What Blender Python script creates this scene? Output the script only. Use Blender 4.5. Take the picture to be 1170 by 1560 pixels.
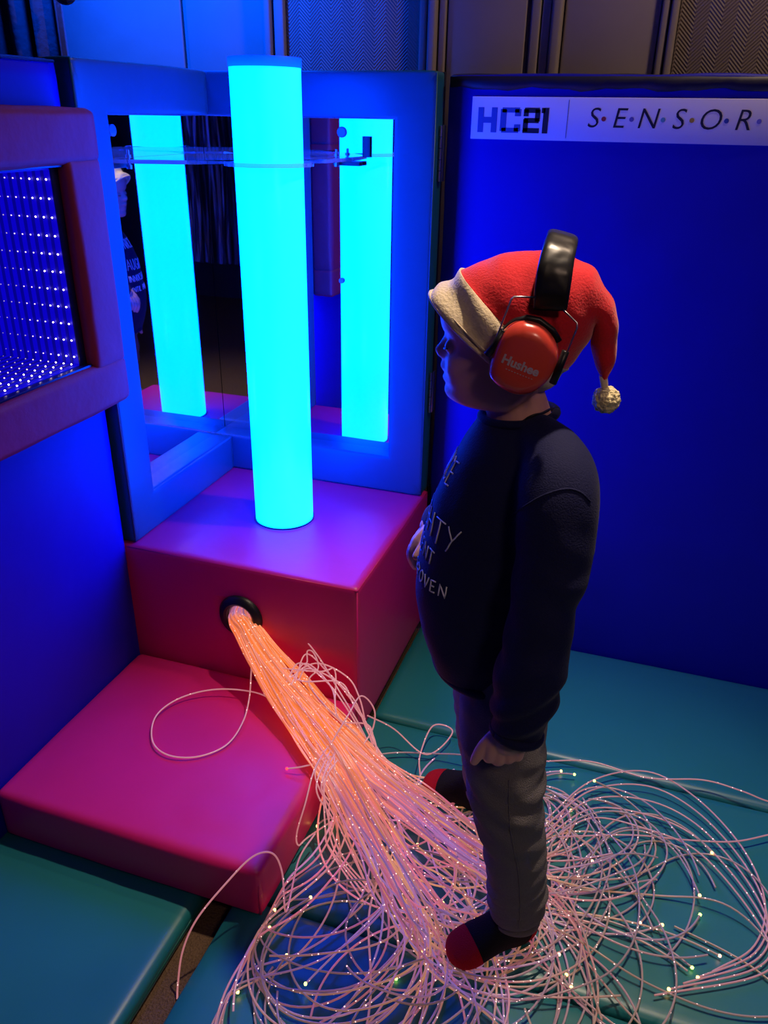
import bpy, bmesh, math, random
import numpy as np
from mathutils import Vector, noise
from mathutils.bvhtree import BVHTree
random.seed(7)
for o in list(bpy.data.objects): bpy.data.objects.remove(o)
SC = bpy.context.scene
COL = SC.collection
V = Vector

# ------------------------------------------------------------------ camera
CAM = np.array([1.1305, -1.9628, 1.3701]); YAW, PIT, ROL, FPX = 0.3199, -0.4571, 0.0166, 1224.64
Fv = np.array([-math.sin(YAW)*math.cos(PIT), math.cos(YAW)*math.cos(PIT), math.sin(PIT)])
Rv = np.cross(Fv, [0, 0, 1]); Rv /= np.linalg.norm(Rv); Uv = np.cross(Rv, Fv)
Rv, Uv = math.cos(ROL)*Rv+math.sin(ROL)*Uv, -math.sin(ROL)*Rv+math.cos(ROL)*Uv
cd = bpy.data.cameras.new('camera'); cam = bpy.data.objects.new('camera', cd); COL.objects.link(cam)
cd.sensor_fit = 'VERTICAL'; cd.sensor_height = 36; cd.lens = FPX/1560*36; cd.clip_start = .02
from mathutils import Matrix
M3 = Matrix(((Rv[0], Uv[0], -Fv[0]), (Rv[1], Uv[1], -Fv[1]), (Rv[2], Uv[2], -Fv[2])))
cam.matrix_world = Matrix.Translation(CAM) @ M3.to_4x4()
SC.camera = cam
# ------------------------------------------------------------------ world, lights, exposure
SC.view_settings.view_transform = 'Standard'; SC.view_settings.look = 'None'
SC.view_settings.exposure = 0.0; SC.view_settings.gamma = 1; SC.view_settings.use_curve_mapping = False
W = bpy.data.worlds.new('world'); SC.world = W; W.use_nodes = True
W.node_tree.nodes['Background'].inputs[0].default_value = (.35, .3, .5, 1)
W.node_tree.nodes['Background'].inputs[1].default_value = .035
def lamp(name, loc, target, power, color, size):
    l = bpy.data.lights.new(name, 'AREA'); l.shape = 'DISK'; l.size = size; l.energy = power; l.color = color
    o = bpy.data.objects.new(name, l); COL.objects.link(o); o.location = loc
    o.rotation_euler = (V(target)-V(loc)).to_track_quat('-Z', 'Y').to_euler(); return o
sl = bpy.data.lights.new('ceiling_spot_light', 'SPOT'); sl.energy = 130; sl.color = (1, .76, .54); sl.spot_size = math.radians(58); sl.spot_blend = .8; sl.shadow_soft_size = .035
so = bpy.data.objects.new('ceiling_spot_light', sl); COL.objects.link(so); so.location = (1.17, -.53, 2.6)
so.rotation_euler = (V((1.0, -1.15, 0))-V(so.location)).to_track_quat('-Z', 'Y').to_euler()
bl = bpy.data.lights.new('added_blue_wall_light', 'SPOT'); bl.energy = 520; bl.color = (.0, .07, 1); bl.spot_size = math.radians(84); bl.spot_blend = 1; bl.shadow_soft_size = .06  # added blue light for the upper-left back wall, beyond the tube's reach
bo_ = bpy.data.objects.new('added_blue_wall_light', bl); COL.objects.link(bo_); bo_.location = (-.22, -.10, 2.5)
bo_.rotation_euler = (V((-.22, .38, 1.75))-V(bo_.location)).to_track_quat('-Z', 'Y').to_euler()
rl = lamp('added_child_fill_light', (2.0, -2.3, 2.3), (1.15, -.85, .55), 1.2, (1, .68, .5), .4); rl.data.spread = math.radians(75)  # added weak fill aimed at the child's near side, an invented source
lamp('added_wall_wash_light', (1.55, -.10, 2.6), (1.35, .3, 1.5), 9, (1, .72, .5), .12)  # added warm wash on the upper right back wall, an invented source

# ------------------------------------------------------------------ pixel helpers
def ray(x, y): return Fv+Rv*(x-585)/FPX-Uv*(y-780)/FPX
def onz(x, y, z):
    d = ray(x, y); return V(CAM+(z-CAM[2])/d[2]*d)
def ony(x, y, Y):
    d = ray(x, y); return V(CAM+(Y-CAM[1])/d[1]*d)
KN = np.array([-.163, .987, 0]); KR = np.array([.987, .163, 0]); KA = np.array([.936, -.828, 0])
def K(x, y, v=0.0):
    d = ray(x, y); s = (v-(CAM-KA)@KN)/(d@KN); return V(CAM+s*d)
def KU(P): return float((np.array(P)-KA)@KR)
def KP(u, v, z): return V(KA+KR*u+KN*v)+V((0, 0, z))

# ------------------------------------------------------------------ materials
def nodes(name):
    m = bpy.data.materials.new(name); m.use_nodes = True
    nt = m.node_tree; return m, nt, nt.nodes['Principled BSDF']
def mat(name, col, rough=.5, bump=0, scale=30, var=0, metal=0, spec=.5, detail=4, coat=0, sheen=0):
    m, nt, b = nodes(name)
    b.inputs['Base Color'].default_value = (*col, 1); b.inputs['Roughness'].default_value = rough
    b.inputs['Metallic'].default_value = metal; b.inputs['Specular IOR Level'].default_value = spec
    b.inputs['Coat Weight'].default_value = coat
    if sheen: b.inputs['Sheen Weight'].default_value = sheen; b.inputs['Sheen Roughness'].default_value = .4
    if bump or var:
        tc = nt.nodes.new('ShaderNodeTexCoord'); n = nt.nodes.new('ShaderNodeTexNoise')
        n.inputs['Scale'].default_value = scale; n.inputs['Detail'].default_value = detail
        nt.links.new(tc.outputs['Object'], n.inputs['Vector'])
        if bump:
            bp = nt.nodes.new('ShaderNodeBump'); bp.inputs['Strength'].default_value = bump; bp.inputs['Distance'].default_value = .01
            nt.links.new(n.outputs['Fac'], bp.inputs['Height']); nt.links.new(bp.outputs['Normal'], b.inputs['Normal'])
        if var:
            r = nt.nodes.new('ShaderNodeMix'); r.data_type = 'RGBA'
            r.inputs['A'].default_value = (*[c*(1-var) for c in col], 1); r.inputs['B'].default_value = (*[min(1, c*(1+var)) for c in col], 1)
            nt.links.new(n.outputs['Fac'], r.inputs['Factor']); nt.links.new(r.outputs['Result'], b.inputs['Base Color'])
    return m
def emit(name, col, strength):
    m, nt, b = nodes(name); b.inputs['Base Color'].default_value = (*[c*.3 for c in col], 1)
    b.inputs['Emission Color'].default_value = (*col, 1); b.inputs['Emission Strength'].default_value = strength
    return m
def glass(name, col, rough=.03, alpha=.3):
    m, nt, b = nodes(name); b.inputs['Base Color'].default_value = (*col, 1); b.inputs['Roughness'].default_value = rough
    b.inputs['Transmission Weight'].default_value = alpha; b.inputs['IOR'].default_value = 1.2
    return m
M = dict(
    red=mat('red_vinyl', (.62, .012, .15), .42, .10, 14, .05),
    redframe=mat('red_frame_fabric', (.28, .010, .035), .6, .15, 30, .08),
    teal=mat('teal_vinyl', (.007, .10, .17), .40, .06, 16, .05),
    blue=mat('blue_vinyl', (.004, .004, .42), .5, .22, 7, .06, detail=3, spec=.25),
    navy=mat('navy_edge', (.006, .006, .03), .45),
    green=mat('green_vinyl', (.012, .17, .20), .36, .14, 6, .06, detail=3),
    greenpipe=mat('green_piping', (.008, .12, .10), .4),
    carpet=mat('brown_carpet', (.16, .10, .065), .95, .8, 220, .5, spec=.1),
    mirror=mat('mirror_glass', (.82, .86, .9), .015, metal=1),
    cap=mat('tube_cap_plastic', (.08, .30, .60), .3),
    acrylic=glass('clear_acrylic', (.75, .9, 1), .03, .75),
    steel=mat('steel', (.55, .55, .58), .3, metal=1),
    black=mat('black_plastic', (.008, .008, .012), .4),
    leather=mat('black_padded_leatherette', (.012, .012, .014), .33, .25, 40, detail=1),
    wall=mat('wall_paint', (.26, .21, .19), .6, .05, 12, .08),
    ceil=mat('ceiling_paint', (.20, .18, .17), .8),
    dark=mat('dark_room_wall', (.05, .045, .05), .8, var=.2, scale=6),
    curtain=mat('curtain_fabric', (.10, .075, .085), .85, .2, 60, .15),
    sign=mat('sign_board', (.86, .82, .92), .35, .03, 20),
    ink=mat('navy_ink', (.008, .012, .045), .5), inkblue=mat('blue_ink', (.035, .10, .42), .5),
    skin=mat('skin', (.70, .36, .32), .5, .03, 120, .05),
    hat=mat('red_felt', (.75, .006, .02), .85, .22, 300, .15, sheen=.4),
    fur=mat('cream_felt', (.72, .60, .42), .85, .25, 250, .08, sheen=.3),
    pom=mat('cream_pompom', (.80, .70, .42), .9, .8, 160, .12),
    orange=mat('coral_plastic', (.78, .075, .05), .25, coat=.3),
    print=mat('grey_print', (.55, .42, .50), .6),
    sweater=mat('navy_jersey', (.006, .008, .060), .8, .25, 420, .12, spec=.25, sheen=.06),
    letter=mat('white_print', (.85, .85, .9), .6),
    jeans=mat('grey_denim', (.16, .15, .165), .85, .4, 500, .22, spec=.2),
    sock=mat('black_knit', (.008, .008, .014), .9, .5, 500, spec=.2),
    sockred=mat('red_knit', (.42, .006, .02), .9, .5, 500, spec=.2),
    eye=mat('eye_white', (.6, .58, .56), .2), iris=mat('iris', (.03, .02, .015), .2),
    white=mat('white_pvc', (.7, .7, .72), .4),
    bezel=mat('mirror_bezel', (.006, .006, .05), .3),
)

# ------------------------------------------------------------------ mesh helpers
def link(name, me, m=None, parent=None, smooth=False):
    o = bpy.data.objects.new(name, me); COL.objects.link(o)
    if m: me.materials.append(m)
    if parent: o.parent = parent
    if smooth:
        me.polygons.foreach_set('use_smooth', [True]*len(me.polygons))
    return o
def tag(o, label, cat, group=None, kind=None):
    o['label'] = label
    if cat: o['category'] = cat
    if group: o['group'] = group
    if kind: o['kind'] = kind
    return o
def struct(o, label=None):
    o['kind'] = 'structure'
    if label: o['label'] = label
    return o
def empty(name, loc=(0, 0, 0)):
    o = bpy.data.objects.new(name, None); COL.objects.link(o); o.empty_display_size = .05; o.location = loc
    bpy.context.view_layer.update(); return o
def par(o, p):          # parent and keep world place
    o.parent = p; o.matrix_parent_inverse = p.matrix_basis.inverted(); return o
def bm2(name, bm, m, parent=None, smooth=False):
    bmesh.ops.recalc_face_normals(bm, faces=bm.faces)
    me = bpy.data.meshes.new(name); bm.to_mesh(me); bm.free()
    o = link(name, me, m, None, smooth)
    if parent: par(o, parent)
    return o
def autosmooth(o, ang=40):
    me = o.data; me.polygons.foreach_set('use_smooth', [True]*len(me.polygons))
    bm = bmesh.new(); bm.from_mesh(me)
    for e in bm.edges:
        e.smooth = not (len(e.link_faces) == 2 and e.calc_face_angle(0) > math.radians(ang))
    bm.to_mesh(me); bm.free()
def rbox(bm, lo, hi, r=.01, seg=3):
    g = bmesh.ops.create_cube(bm, size=1)
    for v in g['verts']:
        v.co = V([lo[i]+(v.co[i]+.5)*(hi[i]-lo[i]) for i in range(3)])
    if r:
        es = list({e for v in g['verts'] for e in v.link_edges})
        bmesh.ops.bevel(bm, geom=es, offset=r, segments=seg, affect='EDGES', profile=.5)
def box(name, lo, hi, m, parent=None, r=.01, seg=3):
    bm = bmesh.new(); rbox(bm, lo, hi, r, seg)
    o = bm2(name, bm, m, parent)
    if r: autosmooth(o, 50)
    return o
def padbox(name, lo, hi, m, parent=None, r=.015, puff=.004, n=24, seed=0, amp=.002):
    """upholstered block: rounded, slightly swollen and uneven"""
    bm = bmesh.new()
    bmesh.ops.create_cube(bm, size=1)
    bmesh.ops.subdivide_edges(bm, edges=bm.edges[:], cuts=n, use_grid_fill=True)
    c = [(lo[i]+hi[i])/2 for i in range(3)]; h = [(hi[i]-lo[i])/2 for i in range(3)]
    for v in bm.verts:
        t = [v.co[i]*2 for i in range(3)]
        # concentrate the grid lines toward the edges
        t = [math.copysign(abs(q)**.55, q) for q in t]
        p = [t[i]*h[i] for i in range(3)]
        q = [max(-h[i]+r, min(h[i]-r, p[i])) for i in range(3)]
        d = V([p[i]-q[i] for i in range(3)])
        if d.length > 1e-9: d = d.normalized()*r
        s = V(q)+d
        for i in range(3):
            if abs(p[i]) >= h[i]-1e-6:
                j, k = [(1, 2), (0, 2), (0, 1)][i]
                f = max(0, 1-(s[j]/h[j])**2)*max(0, 1-(s[k]/h[k])**2)
                nz = noise.noise(V((s.x*7+seed, s.y*7, s.z*7)))*amp
                s[i] += math.copysign(puff*f, p[i])+math.copysign(nz*min(1, 3*f), p[i])
        v.co = s+V(c)
    return bm2(name, bm, m, parent, True)
def sweep_bm(bm, pts, rad, n=10, cap=True, up=None, flat=None):
    """tube along pts; rad number or list; flat = list of (a,b) half axes along side/up"""
    pts = [V(p) for p in pts]; N = len(pts)
    if not hasattr(rad, '__len__'): rad = [rad]*N
    T = [(pts[min(i+1, N-1)]-pts[max(i-1, 0)]).normalized() for i in range(N)]
    u = V(up) if up else (V((0, 0, 1)) if abs(T[0].z) < .9 else V((1, 0, 0)))
    rings = []
    for i in range(N):
        u = (V(up) if up else u); u = (u-T[i]*u.dot(T[i])).normalized(); s = T[i].cross(u)
        a, b = flat[i] if flat else (rad[i], rad[i])
        rings.append([bm.verts.new(pts[i]+s*(a*math.cos(t))+u*(b*math.sin(t))) for t in [2*math.pi*k/n for k in range(n)]])
    for A, B in zip(rings, rings[1:]):
        for k in range(n): bm.faces.new((A[k], A[(k+1) % n], B[(k+1) % n], B[k]))
    if cap: bm.faces.new(rings[0][::-1]); bm.faces.new(rings[-1])
def tube(name, pts, rad, m, parent=None, n=10, **kw):
    bm = bmesh.new(); sweep_bm(bm, pts, rad, n, **kw); return bm2(name, bm, m, parent, True)
def loft_bm(bm, rings, cap=True):
    R = [[bm.verts.new(p) for p in r] for r in rings]; n = len(R[0])
    for A, B in zip(R, R[1:]):
        for k in range(n): bm.faces.new((A[k], A[(k+1) % n], B[(k+1) % n], B[k]))
    if cap: bm.faces.new(R[0][::-1]); bm.faces.new(R[-1])
def lathe_bm(bm, prof, n=32, c=(0, 0, 0), axis='z', closed=False):
    R = []
    for r, h in prof:
        ring = []
        for k in range(n):
            t = 2*math.pi*k/n; a, b = r*math.cos(t), r*math.sin(t)
            ring.append(bm.verts.new(V(c)+V({'z': (a, b, h), 'y': (a, h, b), 'x': (h, a, b)}[axis])))
        R.append(ring)
    pr = list(zip(R, R[1:]))+([(R[-1], R[0])] if closed else [])
    for A, B in pr:
        for k in range(n): bm.faces.new((A[k], A[(k+1) % n], B[(k+1) % n], B[k]))
    if not closed:
        if prof[0][0] > 1e-5: bm.faces.new(R[0][::-1])
        if prof[-1][0] > 1e-5: bm.faces.new(R[-1])
def lathe(name, prof, m, parent=None, n=32, c=(0, 0, 0), axis='z', closed=False, ang=40):
    bm = bmesh.new(); lathe_bm(bm, prof, n, c, axis, closed)
    bmesh.ops.remove_doubles(bm, verts=bm.verts, dist=1e-6)
    o = bm2(name, bm, m, parent); autosmooth(o, ang); return o
def ball_bm(bm, c, r, sx=1, sy=1, sz=1, u=16, v=10):
    g = bmesh.ops.create_uvsphere(bm, u_segments=u, v_segments=v, radius=r)
    for w in g['verts']: w.co = V((w.co.x*sx, w.co.y*sy, w.co.z*sz))+V(c)
def cr(P, k):           # catmull-rom through tuples, k samples per span
    P = [np.array(p, float) for p in P]; out = []
    Q = [2*P[0]-P[1]]+P+[2*P[-1]-P[-2]]
    for i in range(len(P)-1):
        a, b, c, d = Q[i:i+4]
        for j in range(k):
            t = j/k; out.append(.5*((2*b)+(c-a)*t+(2*a-5*b+4*c-d)*t*t+(3*b-a-3*c+d)*t**3))
    out.append(P[-1]); return out
def remesh(bm, size, smooth=4, fac=.5):
    """weld overlapping closed shells into one continuous surface"""
    me = bpy.data.meshes.new('tmp'); bmesh.ops.recalc_face_normals(bm, faces=bm.faces); bm.to_mesh(me); bm.free()
    o = bpy.data.objects.new('tmp', me); COL.objects.link(o)
    r = o.modifiers.new('r', 'REMESH'); r.mode = 'VOXEL'; r.voxel_size = size
    s = o.modifiers.new('s', 'SMOOTH'); s.factor = fac; s.iterations = smooth
    dg = bpy.context.evaluated_depsgraph_get(); out = bpy.data.meshes.new_from_object(o.evaluated_get(dg))
    bpy.data.objects.remove(o); bpy.data.meshes.remove(me)
    out.polygons.foreach_set('use_smooth', [True]*len(out.polygons)); return out
def text_mesh(s, size, shear=0, offset=0, extrude=0):
    cu = bpy.data.curves.new('t', 'FONT'); cu.body = s; cu.size = size; cu.shear = shear; cu.offset = offset; cu.extrude = extrude
    cu.align_x = 'CENTER'; cu.align_y = 'CENTER'; cu.resolution_u = 4
    o = bpy.data.objects.new('t', cu); COL.objects.link(o)
    me = bpy.data.meshes.new_from_object(o.evaluated_get(bpy.context.evaluated_depsgraph_get()))
    bpy.data.objects.remove(o); me.name = 'letter'; return me

# ================================================================== the room
struct(box('floor', (-1.2, -4.2, -.09), (3.2, .45, -.05), M['carpet'], r=0), 'brown carpet floor')
struct(box('ceiling', (-1.2, -4.2, 2.7), (3.2, .45, 2.76), M['ceil'], r=0))
struct(box('wall_left', (-1.26, -4.2, -.09), (-1.2, .45, 2.7), M['dark'], r=0))
struct(box('wall_right', (3.2, -4.2, -.09), (3.26, .45, 2.7), M['dark'], r=0))
struct(box('wall_front', (-1.2, -4.26, -.09), (3.2, -4.2, 2.7), M['dark'], r=0))
wb = struct(box('wall_back', (-1.2, .32, -.09), (3.2, .40, 2.7), M['wall'], r=0), 'panelled wall behind the padded mats')
# herringbone pressed panels
m, nt, b = nodes('herringbone_panel'); M['herring'] = m
b.inputs['Base Color'].default_value = (.17, .13, .115, 1); b.inputs['Roughness'].default_value = .5
def mth(op, a, b_=None, c=None):
    n = nt.nodes.new('ShaderNodeMath'); n.operation = op
    for i, x in enumerate((a, b_, c)):
        if x is None: continue
        if isinstance(x, (int, float)): n.inputs[i].default_value = x
        else: nt.links.new(x, n.inputs[i])
    return n.outputs[0]
tc = nt.nodes.new('ShaderNodeTexCoord'); sp = nt.nodes.new('ShaderNodeSeparateXYZ'); nt.links.new(tc.outputs['Object'], sp.inputs[0])
tri = mth('PINGPONG', sp.outputs['X'], .03)
w = mth('SINE', mth('MULTIPLY', mth('ADD', sp.outputs['Z'], tri), 2*math.pi/.0085))
bp = nt.nodes.new('ShaderNodeBump'); bp.inputs['Strength'].default_value = .35; bp.inputs['Distance'].default_value = .0015
nt.links.new(w, bp.inputs['Height']); nt.links.new(bp.outputs['Normal'], b.inputs['Normal'])
def wx(x): return ony(x, 50, .31).x
def wpart(name, x0, x1, y0, m, r=.004): return box(name, (wx(x0), y0, .1), (wx(x1), .325, 2.6), m, wb, r=r)
wpart('door_leaf', 90, 279, .305, M['wall']); wpart('door_leaf', 286, 405, .305, M['wall'])
wpart('moulding', 407, 418, .285, M['wall'], .006); wpart('moulding', 421, 436, .295, M['wall'], .005)
wpart('herringbone_panel', 437, 640, .310, M['herring'], .001)
wpart('moulding', 641, 652, .290, M['wall'], .006); wpart('moulding', 655, 668, .280, M['wall'], .007); wpart('moulding', 670, 680, .297, M['wall'], .004)
wpart('door_leaf', 682, 801, .305, M['wall']); wpart('door_stile', 808, 822, .300, M['wall']); wpart('door_stile', 824, 838, .305, M['wall'])
wpart('moulding', 839, 856, .290, M['wall'], .008)
wpart('door_leaf', 858, 1003, .306, M['wall']); wpart('moulding', 1004, 1016, .290, M['wall'], .006); wpart('moulding', 1018, 1030, .283, M['wall'], .006)
wpart('herringbone_panel', 1031, 1300, .310, M['herring'], .001)
# curtain at the far left
bm = bmesh.new(); cu_pts = []
n = 90
def cxy(t): return V((-1.15+.63*t, .17+.035*math.sin(t*40+2*math.sin(t*7)), 0))
A = [bm.verts.new(cxy(i/n)+V((.01*math.sin(i*.9), 0, .9))) for i in range(n+1)]
B = [bm.verts.new(cxy(i/n)+V((0, 0, 2.5))) for i in range(n+1)]
for i in range(n): bm.faces.new((A[i], A[i+1], B[i+1], B[i]))
o = bm2('curtain', bm, M['curtain'], None, True)
md = o.modifiers.new('thick', 'SOLIDIFY'); md.thickness = .004
tag(o, 'dark grey curtain hanging in folds above the left blue mat', 'curtain')
# wound ornament beside the curtain
oc = ony(98, -12, .10); tie = empty('wicker_ornament', oc)
bm = bmesh.new(); ball_bm(bm, oc, .028, u=24, v=16); bm2('ball', bm, M['black'], tie, True)
rr = random.Random(3); bm = bmesh.new()
for k in range(26):
    ax = V((rr.uniform(-1, 1), rr.uniform(-1, 1), rr.uniform(-1, 1))).normalized(); e1 = ax.orthogonal().normalized(); e2 = ax.cross(e1)
    sweep_bm(bm, [oc+(e1*math.cos(t)+e2*math.sin(t))*.0285 for t in [j*math.pi/12+k for j in range(16)]], .0009, 5)
bm2('winding', bm, M['curtain'], tie, True)
bm = bmesh.new(); sweep_bm(bm, [oc+V((0, 0, .02)), V((oc.x, oc.y, 1.95)), V((oc.x, .31, 1.97))], .0012, 6); bm2('hanging_cord', bm, M['black'], tie, True)
tag(tie, 'dark round wound ornament at the upper left beside the curtain', 'ornament')
# foil curtain at the far ends of the room (seen in the mirrors)
m, nt, b = nodes('foil'); M['foil'] = m
b.inputs['Base Color'].default_value = (.6, .6, .8, 1); b.inputs['Metallic'].default_value = 1; b.inputs['Roughness'].default_value = .5
def foil(name, p0, p1, cnt, seed, label):
    r = random.Random(seed); bm = bmesh.new(); d = (V(p1)-V(p0)); nd = d.normalized(); side = V((nd.y, -nd.x, 0))
    for k in range(cnt):
        q = V(p0)+d*(k+r.random())/cnt+side*r.uniform(-.05, .05); ph = r.uniform(0, 6); wv = r.uniform(.006, .014); tw = r.uniform(-5, 5)
        L = []
        for j in range(13):
            z = 2.3-j*.17; a = ph+tw*j*.17+r.uniform(-.3, .3); e = (nd*math.cos(a)+side*math.sin(a))*wv
            c = q+nd*.015*math.sin(j*.8+ph)+V((0, 0, z)); L.append((bm.verts.new(c-e), bm.verts.new(c+e)))
        for A_, B_ in zip(L, L[1:]): bm.faces.new((A_[0], A_[1], B_[1], B_[0]))
    o = bm2(name, bm, M['foil']); tag(o, label, 'foil curtain', kind='stuff')
foil('foil_curtain', (3.1, -3.6, 0), (3.1, .1, 0), 260, 1, 'dark shimmering foil strips hanging on the right, reflected in mirror')
foil('foil_curtain', (-.9, -4.05, 0), (2.6, -4.05, 0), 240, 2, 'dark shimmering foil strips behind the viewer, reflected in mirror')

# ================================================================== mats and wall pads
AX, AY, SB, BH, SH, PH, TT, WY, WH = .60, .535, .522, .428, .121, 1.035, .0184, .036, 1.457
def floor_mat(lo, hi, label, seed):
    t = empty('floor_mat', ((lo[0]+hi[0])/2, (lo[1]+hi[1])/2, lo[2]))
    padbox('cover', lo, hi, M['green'], t, r=.018, puff=.0005, n=30, seed=seed, amp=.003)
    z = -.026; r = .0025; e = .0
    c = [(lo[0]+e, lo[1]+e), (hi[0]-e, lo[1]+e), (hi[0]-e, hi[1]-e), (lo[0]+e, hi[1]-e)]
    k = .016
    pts = []
    for (x, y), (sx, sy) in zip(c, [(1, 1), (-1, 1), (-1, -1), (1, -1)]):
        a, b_ = V((x+sx*k, y, z)), V((x, y+sy*k, z)); mid = V((x+sx*k*.3, y+sy*k*.3, z))
        pts += ([b_, mid, a] if sx*sy > 0 else [a, mid, b_])
    tube('piping', pts+[pts[0]], r, M['greenpipe'], t, n=6)
    return tag(t, label, 'floor mat', 'green padded floor mats')
floor_mat((-.055, -1.75, -.05), (.462, -.60, -.0005), 'green floor mat at the lower left in front of the red step', 1)
floor_mat((.527, -1.62, -.05), (2.2, -1.020, -.0005), 'nearest green floor mat under the glowing strands at bottom right', 2)
floor_mat((.527, -1.014, -.05), (2.2, -.440, -.0005), 'green floor mat the child stands on, beside the red step', 3)
floor_mat((.603, -.434, -.05), (2.2, .030, -.0005), 'green floor mat against the blue wall pad behind the child', 4)
# wall pads
lw = empty('wall_pad', (-.03, -1.1, -.05))
padbox('cover', (-.06, -1.75, -.05), (0, -AY-.002, WH), M['blue'], lw, r=.008, puff=.001, n=26, seed=11, amp=.002)
tube('piping', [(-.0, -1.74, WH-.004), (0, -AY-.01, WH-.004)], .003, M['navy'], lw, n=6)
tag(lw, 'blue vinyl wall pad on the left behind the red light frame', 'wall pad')
rw = empty('wall_pad', (1.4, .07, -.05))
padbox('cover', (.606, WY, -.05), (2.2, .10, WH), M['blue'], rw, r=.010, puff=.001, n=40, seed=15, amp=.006)
bm = bmesh.new()
for i in range(61):
    x = .612+i*.026
L0 = [V((.610+i*.0265, WY-.0035+.0015*math.sin(i*1.3), WH-.028+.003*math.sin(i*.9+1)+.002*math.sin(i*2.1))) for i in range(60)]
L1 = [V((p.x, WY-.004, WH-.004)) for p in L0]; L2 = [V((p.x, WY+.03, WH+.003+.001*math.sin(p.x*40))) for p in L0]
for LA, LB in ((L0, L1), (L1, L2)):
    va = [bm.verts.new(p) for p in LA]; vb = [bm.verts.new(p) for p in LB]
    for i in range(59): bm.faces.new((va[i], va[i+1], vb[i+1], vb[i]))
bmesh.ops.remove_doubles(bm, verts=bm.verts, dist=1e-5)
fl = bm2('top_flap', bm, M['navy'], rw, True); sd = fl.modifiers.new('t', 'SOLIDIFY'); sd.thickness = .003; fl['label'] = 'dark folded vinyl flap along the top edge'
tag(rw, 'large blue vinyl wall pad behind the child carrying the sign', 'wall pad')

# ================================================================== red plinth and step
pl = empty('plinth', (.3, -.25, 0))
pb = padbox('cover', (-.055, -AY, 0), (AX, .034, BH), M['red'], pl, r=.010, puff=.002, n=34, seed=21, amp=.002)
HC = V((.302, -AY, .292))
cut = bmesh.new(); lathe_bm(cut, [(.045, -.1), (.045, .2)], 40, HC, 'y'); cm = bpy.data.meshes.new('c'); bmesh.ops.recalc_face_normals(cut, faces=cut.faces); cut.to_mesh(cm); cut.free()
co = bpy.data.objects.new('c', cm); COL.objects.link(co)
bo = pb.modifiers.new('b', 'BOOLEAN'); bo.object = co; bo.operation = 'DIFFERENCE'; bo.solver = 'EXACT'
nm = bpy.data.meshes.new_from_object(pb.evaluated_get(bpy.context.evaluated_depsgraph_get())); pb.modifiers.clear(); pb.data = nm; bpy.data.objects.remove(co)
lathe('grommet', [(.034, -.012), (.040, -.016), (.052, -.012), (.057, -.004), (.057, .004), (.044, .004), (.044, .05), (.034, .05)], M['black'], pl, 48, HC, 'y', True)
lathe('inner_sleeve', [(.0335, .0), (.0335, .14), (.030, .14), (.030, .0)], M['white'], pl, 32, HC, 'y', True)
lathe('light_source', [(.0, .145), (.044, .145), (.044, .15), (.0, .15)], M['black'], pl, 32, HC, 'y')
# top seams
for q in ([(.0, -AY+.003, BH-.006), (AX-.003, -AY+.003, BH-.006)], [(AX-.003, -AY+.003, BH-.006), (AX-.003, .03, BH-.006)], [(AX-.004, -AY+.004, BH-.01), (AX-.004, -AY+.004, .01)]):
    tube('seam', q, .0022, M['red'], pl, n=6)
tag(pl, 'tall red vinyl plinth in the corner holding the glowing tube', 'plinth')
st = empty('padded_step', (.3, -.8, 0))
padbox('cover', (.0015, -AY-SB, 0), (AX, -AY-.010, SH), M['red'], st, r=.014, puff=.006, n=34, seed=31, amp=.004)
tube('corner_fold', [(AX-.006, -AY-SB+.006, SH-.016), (AX-.004, -AY-SB+.004, .06), (AX-.005, -AY-SB+.005, .006)], [.001, .003, .003], M['red'], st, n=6)
tag(st, 'low red vinyl step in front of the plinth', 'padded step')

# ================================================================== mirror panels
MD = -.037   # mirror plane
def mirror_panel(right):
    t = empty('mirror_panel', (.3, 0, BH) if right else (0, -.27, BH))
    def P(a, d, z):      # a along the wall from the corner, d out of the wall
        return V((a, -d, z)) if right else V((d, -a, z))
    def part(name, a0, a1, d0, d1, z0, z1, m, r=.006, pad=True, seed=0):
        p, q = P(a0, d0, z0), P(a1, d1, z1); lo = [min(p[i], q[i]) for i in range(3)]; hi = [max(p[i], q[i]) for i in range(3)]
        return padbox(name, lo, hi, m, t, r=r, puff=.0012, n=16, seed=seed, amp=.002) if pad else box(name, lo, hi, m, t, r=r)
    L = .593 if right else .520
    w_ = .098; z0, z1 = BH+.001, BH+PH; c0 = -.05 if right else .019
    zi0, zi1 = .531, 1.366
    part('bottom_rail', c0, L-.001, -.05, TT, z0, zi0, M['teal'], seed=1)
    part('top_rail', c0, L-.001, -.05, TT, zi1, z1, M['teal'], seed=2)
    part('stile', L-w_, L, -.05, TT, z0+.001, z1-.001, M['teal'], seed=3)
    part('backing_board', -.06 if right else -.051, L, -.060, -.052, z0, z1, M['navy'], r=.001, pad=False)
    part('mirror_glass', -.036, L-w_+.02, MD-.004, MD, zi0-.012, zi1+.012, M['mirror'], r=0, pad=False)
    # inner reveal lip along the bottom
    part('sill', -.034, L-w_+.005, MD+.001, .012, zi0-.012, zi0-.002, M['teal'], r=.002, pad=False)
    part('top_lip', -.034, L-w_+.005, MD+.001, .012, zi1+.002, zi1+.01, M['teal'], r=.002, pad=False)
    tube('side_piping', [P(L-.001, TT-.002, z0+.004), P(L-.001, TT-.002, z1-.004)], .0022, M['teal'], t, n=6)
    return t
mp = mirror_panel(True); tag(mp, 'teal framed mirror panel on the back wall right of the tube', 'mirror panel', 'corner mirror panels')
mp2 = mirror_panel(False); tag(mp2, 'teal framed mirror panel on the left wall beside the red light frame', 'mirror panel', 'corner mirror panels')
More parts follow.
